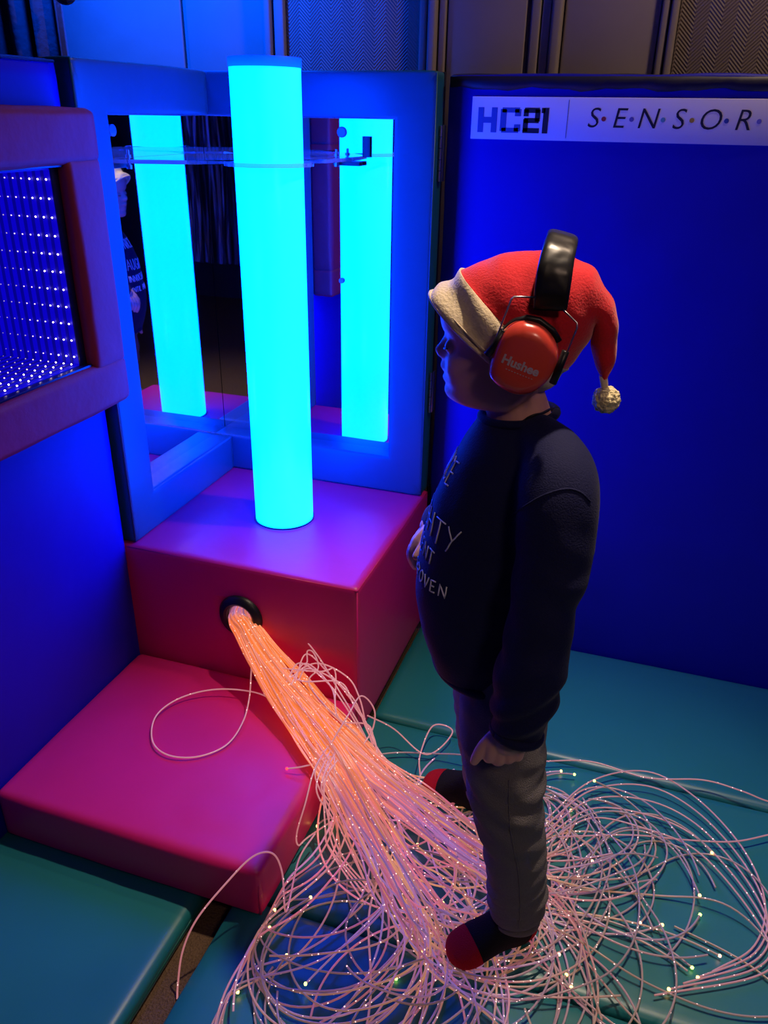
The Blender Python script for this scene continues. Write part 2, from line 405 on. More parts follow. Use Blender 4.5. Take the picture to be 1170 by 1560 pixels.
# fixing discs on the mirrors
for P_, ax in (((.345, .037-.003, 1.335), 'y'), ((-.037+.003, -.345, 1.335), 'x')):
    pr = mp if ax == 'y' else mp2
    lathe('fixing_disc', [(.0, -.003), (.010, -.003), (.012, 0), (.012, .003), (.0, .003)], M['cap'], pr, 24, P_, ax)
lathe('fixing_disc', [(.0, -.003), (.006, -.003), (.007, 0), (.007, .003), (.0, .003)], M['cap'], mp, 20, (.342, .034, .985), 'y')
# hinges between mirror panel and blue pad
for za, zb in ((1.235, 1.355), (.665, .775)):
    h = empty('hinge', (.6, .0, za))
    for k in range(5):
        z = za+(zb-za)*k/5; lathe('knuckle', [(0, 0), (.0035, 0), (.0035, (zb-za)/5-.002), (0, (zb-za)/5-.002)], M['steel'], h, 12, (.599, .010, z))
    box('leaf', (.6035, .012, za), (.6055, .034, zb), M['steel'], h, r=.0004)
    tag(h, ('upper' if za > 1 else 'lower')+' steel hinge joining the mirror panel to the blue pad', 'hinge')

# ================================================================== light tube
TC = V((.297, -.268, 0)); TR = .074; TZ0, TZ1 = BH+.004, 1.474
m, nt, b = nodes('translucent_cap'); M['capring'] = m
b.inputs['Base Color'].default_value = (.02, .25, .5, 1); tl = nt.nodes.new('ShaderNodeBsdfTranslucent'); tl.inputs[0].default_value = (.05, .5, .9, 1)
ms = nt.nodes.new('ShaderNodeMixShader'); ms.inputs[0].default_value = .6; nt.links.new(b.outputs[0], ms.inputs[1]); nt.links.new(tl.outputs[0], ms.inputs[2]); nt.links.new(ms.outputs[0], nt.nodes['Material Output'].inputs[0])
bt = empty('light_tube', (TC.x, TC.y, TZ0))
m, nt, b = nodes('tube_glow'); M['glow'] = m
b.inputs['Base Color'].default_value = (.1, .3, .4, 1); b.inputs['Roughness'].default_value = .25
n1 = nt.nodes.new('ShaderNodeTexNoise'); n1.inputs['Scale'].default_value = 3; tc = nt.nodes.new('ShaderNodeTexCoord'); nt.links.new(tc.outputs['Object'], n1.inputs['Vector'])
mx = nt.nodes.new('ShaderNodeMix'); mx.data_type = 'RGBA'; mx.inputs['A'].default_value = (0, .040, 1, 1); mx.inputs['B'].default_value = (0, .050, 1, 1)
nt.links.new(n1.outputs['Fac'], mx.inputs['Factor']); nt.links.new(mx.outputs['Result'], b.inputs['Emission Color'])
b.inputs['Emission Strength'].default_value = 25
lathe('glowing_cylinder', [(0, TZ0), (TR-.001, TZ0), (TR, TZ0+.003), (TR-.0005, TZ1-.018), (TR-.005, TZ1-.017), (TR-.005, TZ1-.001), (0, TZ1-.001)], M['glow'], bt, 64, (TC.x, TC.y, 0))
lathe('top_cap', [(TR-.004, TZ1-.018), (TR+.0008, TZ1-.018), (TR+.0012, TZ1-.002), (TR, TZ1), (TR-.004, TZ1)], M['capring'], bt, 64, (TC.x, TC.y, 0), closed=True)
lathe('base_collar', [(TR+.001, BH+.0035), (TR+.0028, BH+.0035), (TR+.0028, BH+.007), (TR+.001, BH+.007)], M['navy'], bt, 64, (TC.x, TC.y, 0), closed=True)
tag(bt, 'tall glowing cyan light tube standing on the red plinth', 'light tube')
# clear bracket that steadies the tube
br = empty('tube_bracket', (TC.x, TC.y, 1.275)); zb = 1.272; ri, ro = TR+.0015, TR+.021
out = []
c = V((TC.x, TC.y))
for k in range(49):      # arc around the front, from the left-wall side round to the back-wall side
    a = math.radians(170+k/48*280); out.append(V((c.x+ro*math.cos(a), c.y+ro*math.sin(a))))
out += [V((.36, -.10)), V((.375, .000)), V((.372, .0335)), V((.30, .0335)), V((.06, .0335)), V((-.0335, -.06)), V((-.0335, -.30)), V((-.0335, -.372)), V((.0, -.375)), V((.13, -.33))]
bm = bmesh.new(); th = .008
def loopz(pts, z): return [bm.verts.new((p.x, p.y, z)) for p in pts]
inn = []
for p in out:
    d = (p-c).normalized(); inn.append(c+d*ri)
OT, OB, IT, IB = loopz(out, zb+th), loopz(out, zb), loopz(inn, zb+th), loopz(inn, zb)
n = len(out)
for i in range(n):
    j = (i+1) % n
    for q in ((OT[i], OT[j], IT[j], IT[i]), (OB[j], OB[i], IB[i], IB[j]), (OT[j], OT[i], OB[i], OB[j]), (IT[i], IT[j], IB[j], IB[i])): bm.faces.new(q)
o = bm2('plate', bm, M['acrylic'], br); autosmooth(o, 30)
for (x, y) in ((.345, .0), (.0, -.345)):
    lathe('bolt', [(0, zb-.012), (.006, zb-.012), (.006, zb-.004), (.003, zb-.004), (.003, zb+.010), (.006, zb+.010), (.006, zb+.016), (.003, zb+.016), (.003, zb+.026), (0, zb+.026)], M['steel'], br, 12, (x, y, 0))
box('wall_angle', (.330, .012, zb-.010), (.400, .034, zb-.0005), M['black'], br, r=.001); box('wall_angle', (-.034, -.400, zb-.010), (-.012, -.330, zb-.0005), M['black'], br, r=.001)
o = box('pad', (.400, .030, zb+.009), (.420, .0340, zb+.055), M['black'], br, r=.001); o['label'] = 'black pad on the mirror'
tag(br, 'clear acrylic bracket ring around the cyan light tube', 'bracket')

# ================================================================== infinity light frame on the left wall
FD = .08; fy0, fy1 = -1.11, -.545; fz0, fz1 = .812, 1.376; iy0, iy1 = -1.012, -.645; iz0, iz1 = .907, 1.283
inf = empty('infinity_light_panel', (0, (fy0+fy1)/2, fz0))
def fpart(lo, hi, s): padbox('frame_pad', lo, hi, M['redframe'], inf, r=.014, puff=.002, n=18, seed=s, amp=.004)
fpart((.001, fy0, iz1), (FD, fy1, fz1), 41); fpart((.001, fy0, fz0), (FD, fy1, iz0), 42)
fpart((.001, iy1, iz0-.012), (FD-.0015, fy1+.001, iz1+.012), 43); fpart((.001, fy0-.001, iz0-.012), (FD-.0015, iy0, iz1+.012), 44)
# made-up cut-out in the left pad, room for the built mirror depth
for lo, hi in (((.001, iy0-.004, iz0-.004), (FD-.02, iy0+.004, iz1+.004)), ((.001, iy1-.0195, iz0-.004), (.056, iy1+.004, iz1+.004)), ((.001, iy0, iz0-.004), (FD-.012, iy1, iz0+.006)), ((.001, iy0, iz1-.004), (FD-.012, iy1, iz1+.004))):
    box('bezel', lo, hi, M['bezel'], inf, r=.001)
# added hole through the left wall pad for the built mirror depth
cutm = bmesh.new(); rbox(cutm, (-.2, iy0+.002, iz0+.002), (.2, iy1-.002, iz1-.002), 0); cm = bpy.data.meshes.new('c'); cutm.to_mesh(cm); cutm.free()
co = bpy.data.objects.new('c', cm); COL.objects.link(co); lc = [c_ for c_ in lw.children if c_.name.startswith('cover')][0]
bo = lc.modifiers.new('b', 'BOOLEAN'); bo.object = co; bo.solver = 'EXACT'
nm = bpy.data.meshes.new_from_object(lc.evaluated_get(bpy.context.evaluated_depsgraph_get())); lc.modifiers.clear(); lc.data = nm; bpy.data.objects.remove(co)
NL, DL = 13, .0185; XB = .05-NL*DL-.01
M['depth_glow'] = emit('blue_depth_glow', (.002, .0, .40), 1.2)  # blue light in the mirror depth, painted as an added glow
ty1, tz0, tz1, ty0 = iy1-.020, iz0+.008, iz1-.008, iy0+.012
box('mirror_depth_side', (XB, ty1, tz0), (.052, ty1+.004, tz1), M['depth_glow'], inf, r=0)  # made-up walls: the infinity mirror's reflected depth built as a real box
box('mirror_depth_side', (XB, ty0-.004, tz0), (.052, ty0, tz1), M['depth_glow'], inf, r=0)
box('mirror_depth_side', (XB, ty0, tz0-.004), (.052, ty1, tz0), M['depth_glow'], inf, r=0)
box('mirror_depth_side', (XB, ty0, tz1), (.052, ty1, tz1+.004), M['depth_glow'], inf, r=0)
box('mirror_depth_back', (XB-.004, ty0, tz0), (XB, ty1, tz1), M['depth_glow'], inf, r=0)
M['bezel_reflection'] = emit('bezel_reflection_blue', (.002, .0, .40), .45)  # repeated reflections of the bezel, painted as dimmer glowing bands
for k in range(NL):
    x = .046-DL*k
    for lo, hi in (((x-.0128, ty1-.0016, tz0), (x-.0068, ty1, tz1)), ((x-.0128, ty0, tz0), (x-.0068, ty1, tz0+.0016))):
        box('bezel_reflection', lo, hi, M['bezel_reflection'], inf, r=0)
for grp in range(4):      # front row of LEDs; deeper, dimmer rows are their mirror reflections built as points
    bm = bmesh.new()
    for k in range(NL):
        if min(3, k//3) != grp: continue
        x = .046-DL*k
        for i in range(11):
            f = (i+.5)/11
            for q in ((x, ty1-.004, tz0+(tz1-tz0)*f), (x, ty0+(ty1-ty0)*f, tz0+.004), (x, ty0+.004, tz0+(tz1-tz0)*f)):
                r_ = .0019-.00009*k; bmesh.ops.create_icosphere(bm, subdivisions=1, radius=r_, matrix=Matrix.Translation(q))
    o = bm2('lights_and_reflections', bm, emit('led_and_reflection_%d' % grp, (1, .72, .85), (6, 1.3, .5, .25)[grp]), inf, True); o['kind'] = 'stuff'
tag(inf, 'red padded frame with rows of tiny blue white lights', 'light panel')

# ================================================================== sign
SY = WY-.0045
sg = empty('sign', (.98, SY, 1.33))
def sp_(x, y): return ony(x, y, SY)
box('board', (.664, SY, 1.3275), (1.36, SY+.003, 1.414), M['sign'], sg, r=.0008)
def put(me, c, m, name='letter', rx=math.pi/2):
    o = link(name, me, m); o.matrix_world = Matrix.Translation(c) @ Matrix.Rotation(rx, 4, 'X'); par(o, sg); return o
def strokes(paths, w_, h_, off, m, name='letter'):
    bm = bmesh.new()
    for pth in paths:
        vs = [bm.verts.new((x, 0, z)) for x, z in pth]; bm.faces.new(vs)
    bmesh.ops.translate(bm, verts=bm.verts, vec=off); return bm2(name, bm, m, sg)
yy = SY-.0006
def blk(x0, x1, z0, z1, rects, m):
    W_, H_ = x1-x0, z1-z0
    bm = bmesh.new()
    for a, b_, c_, d in rects:
        rbox(bm, (x0+a*W_, yy, z0+b_*H_), (x0+c_*W_, SY+.0002, z0+d*H_), 0)
    return bm2('letter', bm, m, sg)
zl, zh = 1.3415, 1.3925
q0 = [sp_(x, 185).x for x in (728, 757, 762, 793, 797, 822, 824, 835)]
blk(q0[0], q0[1], zl, zh, [(0, 0, .3, 1), (.7, 0, 1, 1), (.3, .38, .7, .62)], M['inkblue'])
blk(q0[2], q0[3], zl, zh, [(0, .06, .3, .94), (.08, 0, .92, .2), (.08, .8, .92, 1), (.7, .06, 1, .34), (.7, .66, 1, .94)], M['inkblue'])
blk(q0[4], q0[5], zl, zh, [(0, 0, 1, .2), (0, .06, .3, .56), (.05, .4, .95, .6), (.7, .46, 1, .94), (.05, .8, .95, 1), (0, .66, .3, .94)], M['ink'])
blk(q0[6], q0[7], zl, zh, [(.25, 0, 1, 1), (0, .8, .5, 1)], M['ink'])
dx = sp_(864, 185).x; box('divider', (dx-.0006, yy, 1.333), (dx+.0006, SY, 1.409), M['inkblue'], sg, r=0)
for ch, px in zip('SENSORY', (903, 942, 986, 1033, 1081, 1132, 1182)):
    me = text_mesh(ch, .057, shear=.17, offset=-.0004); put(me, V((sp_(px, 183).x, yy, 1.3725)), M['ink'])
for px, cl in zip((919.5, 962, 1010, 1054, 1107, 1157), ((.45, .03, .06), (.16, .13, .42), (.15, .42, .45), (.6, .36, .05), (.04, .08, .35), (.22, .2, .55))):
    lathe('dot', [(0, 0), (.0048, 0), (.0048, .0006), (0, .0006)], mat('dot_ink', cl, .5), sg, 20, (sp_(px, 183).x, yy, 1.3725), 'y')
tag(sg, 'long white sign with letters and coloured dots on the blue pad', 'sign')
# ================================================================== the child
PER_LABEL = 'child in red santa hat, navy sweater and grey jeans standing in profile'
def disp(me, f):
    n = len(me.vertices); co = np.empty(n*3); me.vertices.foreach_get('co', co); no = np.empty(n*3)
    me.vertices.foreach_get('normal', no); co = co.reshape(-1, 3); no = no.reshape(-1, 3)
    for i in range(n): co[i] += no[i]*f(co[i])
    me.vertices.foreach_set('co', co.ravel()); me.update()
def smooth_pts(P):
    P = [V(p) for p in P]
    return [P[0]]+[(P[i-1]+P[i]*2+P[i+1])/4 for i in range(1, len(P)-1)]+[P[-1]]
def limb(bm, pts, n=20, k=6, up=None):
    """pts: (Vector, radius) list -> smooth tapered tube with rounded ends"""
    P = cr([(*p, r) for p, r in pts], k); L = [V(q[:3]) for q in P]; R = [q[3] for q in P]
    d0 = (L[0]-L[1]).normalized(); d1 = (L[-1]-L[-2]).normalized()
    L = [L[0]+d0*R[0]*.75, L[0]+d0*R[0]*.45]+L+[L[-1]+d1*R[-1]*.45, L[-1]+d1*R[-1]*.75]
    R = [R[0]*.45, R[0]*.85]+R+[R[-1]*.85, R[-1]*.45]
    sweep_bm(bm, L, R, n)
# ---- torso outline (front px, back px, row, half depth)
TOR = [(728, 848, 632, .056), (708, 868, 662, .088), (688, 879, 700, .108), (663, 884, 750, .116), (646, 880, 800, .118), (636, 872, 850, .120),
       (636, 862, 900, .120), (645, 852, 945, .122), (662, 846, 985, .118)]
TYAW = math.radians(17)          # chest turned a little toward the viewer
def torso_rings(grow=0.0, n=48, k=6, rows=TOR):
    out = []
    for f, b_, y, hd in cr(rows, k):
        A_, B_ = K(f, y), K(b_, y); u0, u1 = KU(A_), KU(B_); z = A_.z; uc = (u0+u1)/2; a = (u1-u0)/2+grow; d = hd+grow
        ring = []
        for i in range(n):
            t = 2*math.pi*i/n; c, s = math.cos(t), math.sin(t); e = .86
            x = math.copysign(abs(c)**e, c)*a; y_ = math.copysign(abs(s)**e, s)*d
            ring.append(KP(uc+x, y_, z))
        out.append((uc, z, a, ring))
    return out
TR_ = torso_rings()
# arms: joint px with depth v, radius
NA = [((822, 668), -.045, .036), ((845, 705), -.085, .050), ((849, 750), -.117, .056), ((845, 805), -.135, .057), ((839, 865), -.150, .053), ((824, 945), -.168, .047), ((809, 1020), -.184, .050), ((798, 1075), -.192, .046), ((790, 1104), -.195, .040)]
NAP = [(K(*p, v), r) for p, v, r in NA]
FS = K(815, 690, .095); FE = KP(KU(FS)+.01, .150, .70); FW = K(668, 792, .112)     # far arm: shoulder, elbow, wrist
FAP = [(FS, .048), (FS.lerp(FE, .35)+V((0, 0, -.0))+V(KN)*.02, .056), (FS.lerp(FE, .7), .052), (FE, .050), (FE.lerp(FW, .5)+V((0, 0, -.01)), .046), (FW, .036)]
# ---- hands
def hand(bm, wrist, fwd, back, thumb, L=.115, curl=1.0, thumbdir=None):
    """fwd: wrist->knuckles, back: normal out of the back of the hand, thumb: side of the thumb"""
    fwd, back, thumb = fwd.normalized(), back.normalized(), thumb.normalized()
    pl_ = L*.5
    limb(bm, [(wrist-fwd*.03, .019), (wrist, .0185), (wrist+fwd*pl_*.4, .020)], 14, 3)
    for i, (o_, ln, r) in enumerate(((.021, .92, .0085), (.0072, 1.0, .0088), (-.0072, .93, .0085), (-.020, .78, .0076))):
        base = wrist+fwd*(pl_*(.98-.08*abs(i-1)))+thumb*o_
        limb(bm, [(wrist+fwd*.008+thumb*o_*.6, .012), (wrist+fwd*pl_*.5+thumb*o_*.9, .0125), (base, r*1.12)], 12, 4)
        p = base; ang = 0; pts = [(base, r*1.1)]
        for sl, bend in ((.46, 62), (.30, 82), (.24, 45)):
            ang += math.radians(bend*curl); d = fwd*math.cos(ang)-back*math.sin(ang); p = p+d*(L*.5*ln*sl); pts.append((p, r*(1.04 if sl > .4 else .9 if sl > .28 else .78)))
        limb(bm, pts, 12, 4)
    tb = wrist+fwd*.012+thumb*.016-back*.004; td = (thumbdir or (fwd*.8+thumb*.55-back*.25)).normalized()
    t1 = tb+td*.022+thumb*.004; t2 = t1+(td*.9+fwd*.3).normalized()*.021; t3 = t2+(td*.7+fwd*.6-back*.1).normalized()*.014
    limb(bm, [(tb, .0125), (t1, .0100), (t2, .0088), (t3, .0072)], 12, 4)
body = bmesh.new()
# head
HUC = KU(K(766, 540)); HZ = lambda y: K(766, y).z
prof = [(706, 613), (690, 611), (681, 606), (676.8, 597), (679, 587), (674.2, 579), (677.2, 570.5), (670.6, 562), (673.4, 551), (666, 546), (662.8, 536), (667.5, 529), (674.5, 519), (677.6, 510), (673.4, 500), (671, 485), (672, 470), (680, 445), (700, 420)]
basep = [(712, 613), (697, 611), (688, 606), (684, 597), (683.5, 587), (682.5, 579), (682, 570.5), (681, 562), (680.5, 551), (680, 546), (680, 536), (681, 529), (681.5, 519), (680, 510), (675, 500), (671.5, 485), (672.5, 470), (680, 445), (700, 420)]
sig = [.03, .024, .022, .020, .018, .020, .019, .018, .013, .0125, .0115, .0105, .0095, .012, .02, .03, .03, .03, .03]
wid = [.040, .052, .058, .062, .0645, .066, .067, .068, .069, .0695, .070, .0705, .0712, .072, .0725, .073, .073, .068, .055]
bck = [770, 778, 790, 806, 820, 830, 838, 845, 850, 853, 857, 859, 861, 862, 862, 861, 858, 850, 830]
rings = []
rows = cr([(p[0], p[1], b_[0], s, w_, k_) for p, b_, s, w_, k_ in zip(prof, basep, sig, wid, bck)], 5)
NH = 96
for p, y, b_, s, w_, k_ in rows:
    z = HZ(y); fp = KU(K(p, y)); fb = KU(K(b_, y)); ub = KU(K(k_, y)); uc = HUC+.012; ring = []
    for i in range(NH):
        t = 2*math.pi*i/NH; c, sn = math.cos(t), math.sin(t)
        if c > 0: u = uc-(uc-fb)*abs(c)**.82; l = w_*math.copysign(abs(sn)**.92, sn)
        else: u = uc+(ub-uc)*abs(c)**.9; l = w_*math.copysign(abs(sn)**.95, sn)
        if c > 0:
            u += (fp-fb)*math.exp(-(l/s)**2)
            ez = HZ(524)                                                     # eye socket and cheek
            u += .0048*math.exp(-((abs(l)-.031)/.013)**2-((z-ez)/.010)**2)
            u -= .0045*math.exp(-((abs(l)-.036)/.016)**2-((z-HZ(560))/.020)**2)
        ring.append(KP(u, l, z))
    rings.append(ring)
loft_bm(body, rings)
# eyelids / lids bulge
for sg_ in (-1, 1): ball_bm(body, KP(KU(K(691, 524)), sg_*.028, HZ(524)), .0105, u=16, v=12)
# neck, torso, arms, legs under the clothes
limb(body, [(K(775, 585), .045), (K(789, 625), .0455), (K(795, 660), .050)], 24, 4)
loft_bm(body, [r for *_, r in torso_rings(-.012, n=32, k=3)])
limb(body, [(p, r-.014) for p, r in NAP[:-1]]+[(NAP[-1][0], .022)], 16, 4)
limb(body, [(p, r-.014) for p, r in FAP], 16, 4)
HW = K(774, 1114, -.198)
hand(body, HW, K(766, 1172, -.204)-HW, V(-KN)*1+V(KR)*.15+V((0, 0, .2)), V(-KR)+V((0, 0, -.1)), L=.108, curl=.92, thumbdir=V(-KR)*.55+V((0, 0, -.85))-V(KN)*.1)
hand(body, FW, K(618, 836, .100)-FW, V(-KR)*.5+V((0, 0, .8)), V(-KN)+V((0, 0, .15)), L=.105, curl=.45)
# legs: hip, thigh, knee, calf, ankle
NLg = [(K(775, 985, -.042), .064), (K(768, 1060, -.068), .074), (K(768, 1140, -.092), .071), (K(771, 1215, -.115), .064), (K(784, 1290, -.124), .055), (K(787, 1340, -.128), .051), (K(786, 1378, -.130), .047)]
FLg = [(K(752, 985, .042), .064), (K(748, 1050, .070), .071), (K(745, 1110, .10), .064), (K(744, 1150, .13), .055), (K(742, 1195, .155), .047)]
for Lg in (NLg, FLg): limb(body, [(p, r-.018) for p, r in Lg], 16, 4)
# feet (inside the socks)
def foot_rings(heel, toe, ankle, grow=0.0, n=24):
    heel, toe = V(heel), V(toe); f = (toe-heel); ln = f.length; f.normalize(); s = V((0, 0, 1)).cross(f)
    spec = [(-.02, .010, .020, .030), (.0, .024, .030, .030), (.10, .030, .045, .034), (.22, .031, .060, .036), (.36, .031, .052, .036), (.52, .034, .040, .030), (.68, .038, .032, .024), (.82, .039, .026, .018), (.93, .034, .021, .015), (1.0, .022, .015, .013), (1.03, .008, .007, .012)]
    out = []
    for t, a, h, zc in cr(spec, 3):
        c = heel+f*(ln*t); out.append([c+s*((a+grow)*math.cos(q))+V((0, 0, max(.0015, zc+(h+grow)*math.sin(q)*(1 if math.sin(q) > 0 else .9)))) for q in [2*math.pi*i/n for i in range(n)]])
    return out
NF = (onz(806, 1418, .0), onz(686, 1462, .0)); FF = (onz(744, 1236, .0), onz(650, 1194, .0))
for (h_, t_), Lg in ((NF, NLg), (FF, FLg)):
    loft_bm(body, foot_rings(h_, t_, None, -.006)); d = (t_-h_)
    limb(body, [(Lg[-1][0], .026), (h_+d*.22+V((0, 0, .055)), .024)], 14, 3)
bme = remesh(body, .0024, 2)
person = link('person', bme, M['skin'], None, True); tag(person, PER_LABEL, 'person')
# eyes: a dark iris/lash on each lid
for sg_ in (-1, 1):
    e = KP(KU(K(691, 524)), sg_*.028, HZ(524))
    bm = bmesh.new(); sweep_bm(bm, [e+V(KR)*(-.0112*math.cos(a)*.97)+V(KN)*(sg_*.0112*math.sin(a))+V((0, 0, -.0015-.002*math.cos(a*1.5))) for a in [x*.17-.5 for x in range(10)]], .0011, 6)
    bm2('eyelashes', bm, M['iris'], person, True)
# ---- sweater
sw = bmesh.new(); loft_bm(sw, [r for *_, r in TR_])
limb(sw, NAP, 28, 6); limb(sw, FAP, 24, 6)
sme = remesh(sw, .0042, 14)
elb = np.array(NAP[5][0]); cf = np.array(NAP[7][0])
def swf(p):
    q = V(p); d = noise.noise(q*9)*.006+noise.noise(q*22)*.002
    de = math.exp(-np.sum((p-elb)**2)/.006); dc = math.exp(-np.sum((p-cf)**2)/.005)
    d += de*.0035*math.sin(p[2]*95+p[0]*60+4*noise.noise(q*8))+dc*.005*math.sin(p[2]*120-p[0]*60+1+4*noise.noise(q*9))
    return d
disp(sme, swf)
sweater = link('sweater', sme, M['sweater'], person, True); sweater['label'] = 'navy sweater with handwritten white lettering'
def ringtube(name, c, n_, a, b_, r, m, parent, seg=48, e1=None, wob=0, arc=(0, 1)):
    n_ = V(n_).normalized(); e1 = (V(e1)-n_*V(e1).dot(n_)).normalized() if e1 is not None else n_.orthogonal().normalized(); e2 = n_.cross(e1)
    ts = [arc[0]+(arc[1]-arc[0])*i/seg for i in range(seg+1)]
    pts = [V(c)+e1*(a*math.cos(2*math.pi*t))+e2*(b_*math.sin(2*math.pi*t))+n_*(wob*math.sin(4*math.pi*t)) for t in ts]
    bm = bmesh.new(); sweep_bm(bm, pts, r, 10); return bm2(name, bm, m, parent, True)
cN = V((0, 0, 1))-V(KR)*.12
o = ringtube('collar', K(790, 630), cN, .055, .051, .0065, M['sweater'], sweater, e1=KR)
cdir = (NAP[-1][0]-NAP[-2][0]).normalized()
ringtube('cuff', NAP[-1][0]+cdir*.012, cdir, .0345, .0345, .0075, M['sweater'], sweater)
cdir2 = (FAP[-1][0]-FAP[-2][0]).normalized(); ringtube('cuff', FAP[-1][0]+cdir2*.008, cdir2, .030, .030, .0065, M['sweater'], sweater)
ringtube('hem_band', KP(TR_[-1][0], 0, TR_[-1][1]-.002), (0, 0, 1), TR_[-1][2]-.004, .115, .009, M['sweater'], sweater, e1=KR, seg=64)
BV = BVHTree.FromPolygons([v.co for v in sme.vertices], [p.vertices[:] for p in sme.polygons])
# raised armhole seam
pts = []
for x, y in cr([(770, 793), (800, 771), (830, 754), (862, 745), (884, 750), (899, 764)], 6):
    d = V(ray(x, y)).normalized(); h = BV.ray_cast(V(CAM), d, 4)
    if h[0] is not None: pts.append(h[0]+h[1]*.0004)
tube('armhole_seam', pts, .0015, M['sweater'], sweater, n=6)
# handwriting on the chest
GL = {'N': [[(0, 0), (0, 1), (.62, 0), (.62, 1)]], 'I': [[(.1, 0), (.1, 1)]], 'C': [[(.6, .85), (.35, 1), (.1, .8), (0, .5), (.12, .15), (.35, 0), (.6, .15)]],
      'E': [[(.5, 1), (0, .95), (.02, 0), (.52, .05)], [(0, .5), (.4, .52)]], 'A': [[(0, 0), (.33, 1), (.64, 0)], [(.12, .38), (.52, .38)]], 'U': [[(0, 1), (.02, .3), (.25, 0), (.5, .2), (.55, 1)]],
      'G': [[(.6, .85), (.3, 1), (.05, .7), (.02, .3), (.3, 0), (.58, .15), (.6, .45), (.35, .45)]], 'H': [[(0, 0), (0, 1)], [(.55, 0), (.55, 1)], [(0, .5), (.55, .5)]], 'T': [[(0, 1), (.65, .97)], [(.33, .97), (.3, 0)]],
      'Y': [[(0, 1), (.3, .5)], [(.62, 1), (.3, .5), (.1, 0)]], 'O': [[(.3, 1), (.05, .75), (.03, .3), (.3, 0), (.57, .3), (.57, .75), (.3, 1)]], 'L': [[(0, 1), (0, 0), (.5, .03)]],
      'P': [[(0, 0), (0, 1), (.4, .95), (.5, .7), (.35, .5), (0, .45)]], 'R': [[(0, 0), (0, 1), (.4, .95), (.5, .72), (.35, .52), (0, .48), (.55, 0)]], 'V': [[(0, 1), (.3, 0), (.6, 1)]]}
def chest(s, z):
    c = min(TR_, key=lambda q: abs(q[1]-z)); ph = s/.118+TYAW
    d = V(-KR)*math.cos(ph)+V(-KN)*math.sin(ph); o_ = KP(c[0], 0, z)
    h = BV.ray_cast(o_+d*.4, -d, .4); return (h[0]+h[1]*.0006) if h[0] is not None else o_+d*.1
def write(txt, s_end, z_end, hgt, slope, adv=.85):
    wl = sum((.35 if c == 'I' else .5 if c == ' ' else adv) for c in txt)*hgt; s = s_end-wl
    for c in txt:
        if c != ' ':
            bm = bmesh.new()
            for st_ in GL[c]:
                q = cr([(a, b_) for a, b_ in st_], 4) if len(st_) > 2 and c in 'CGOUPR' else [np.array(st_[i])+(np.array(st_[i+1])-np.array(st_[i]))*t for i in range(len(st_)-1) for t in (0, .33, .66)]+[np.array(st_[-1])]
                pts = [chest(s+a*hgt*.95, z_end+slope*(s-s_end)+b_*hgt) for a, b_ in q]
                sweep_bm(bm, pts, .0013, 5)
            bm2('lettering', bm, M['letter'], sweater, True)
        s += (.35 if c == 'I' else .5 if c == ' ' else adv)*hgt
zK = lambda x, y: K(x, y, -.04).z
write('NICE', .042, zK(685, 735), .036, 0, .8)
write('NAUGHTY', .098, zK(685, 815), .040, -.06, .78)
write('INNOCENT', .055, zK(655, 842), .024, 0)
write('UNTIL PROVEN', .088, zK(675, 878), .020, 0, .86)
# neck cord
PBV = BVHTree.FromPolygons([v.co for v in bme.vertices], [p.vertices[:] for p in bme.polygons])
cpts = []
for x, y in cr([(841, 612), (838, 622), (822, 631), (800, 640), (780, 648), (762, 652)], 5):
    d = V(ray(x, y)).normalized(); hs = [h for h in (PBV.ray_cast(V(CAM), d, 4), BV.ray_cast(V(CAM), d, 4)) if h[0] is not None]
    if hs: h = min(hs, key=lambda q: q[3]); cpts.append(h[0]+h[1]*.002)
if len(cpts) > 4: tube('neck_cord', smooth_pts(cpts), .0020, M['black'], person, n=8)
# ---- jeans
jn = bmesh.new()
for Lg in (NLg, FLg): limb(jn, Lg, 26, 6)
PV = [(676, 846, 960, .100), (677, 842, 990, .108), (686, 838, 1025, .108), (700, 832, 1062, .085)]
loft_bm(jn, [r for *_, r in torso_rings(-.013, n=40, k=4, rows=PV)])
jme = remesh(jn, .0040, 7)
knee = np.array(NLg[3][0]); ank = np.array(NLg[6][0])
def jf(p):
    q = V(p); d = noise.noise(q*11)*.0045+noise.noise(V((q.x*14, q.y*14, q.z*45)))*.0035
    d += math.exp(-np.sum((p-knee)**2)/.010)*.004*math.sin(p[2]*120+p[0]*70+1)
    d += math.exp(-np.sum((p-ank)**2)/.008)*.005*math.sin(p[2]*190-p[0]*50)
    return d
disp(jme, jf)
jeans = link('jeans', jme, M['jeans'], person, True); jeans['label'] = 'grey denim jeans'
JB = BVHTree.FromPolygons([v.co for v in jme.vertices], [p.vertices[:] for p in jme.polygons])
pts = []
for (p, r) in [(V(q[:3]), q[3]) for q in cr([(*p, r) for p, r in NLg], 8)]:
    d = (V(-KN)*.9+V(KR)*.12).normalized(); h = JB.ray_cast(p+d*.2, -d, .25)
    if h[0] is not None and p.z < .42: pts.append(h[0]+h[1]*.0004)
tube('side_seam', pts, .0013, M['jeans'], jeans, n=6)
for Lg in (NLg, FLg):
    d = (Lg[-1][0]-Lg[-2][0]).normalized(); ringtube('leg_hem', Lg[-1][0]+d*.028, d, Lg[-1][1]*.83, Lg[-1][1]*.83, .006, M['jeans'], jeans, wob=.002)
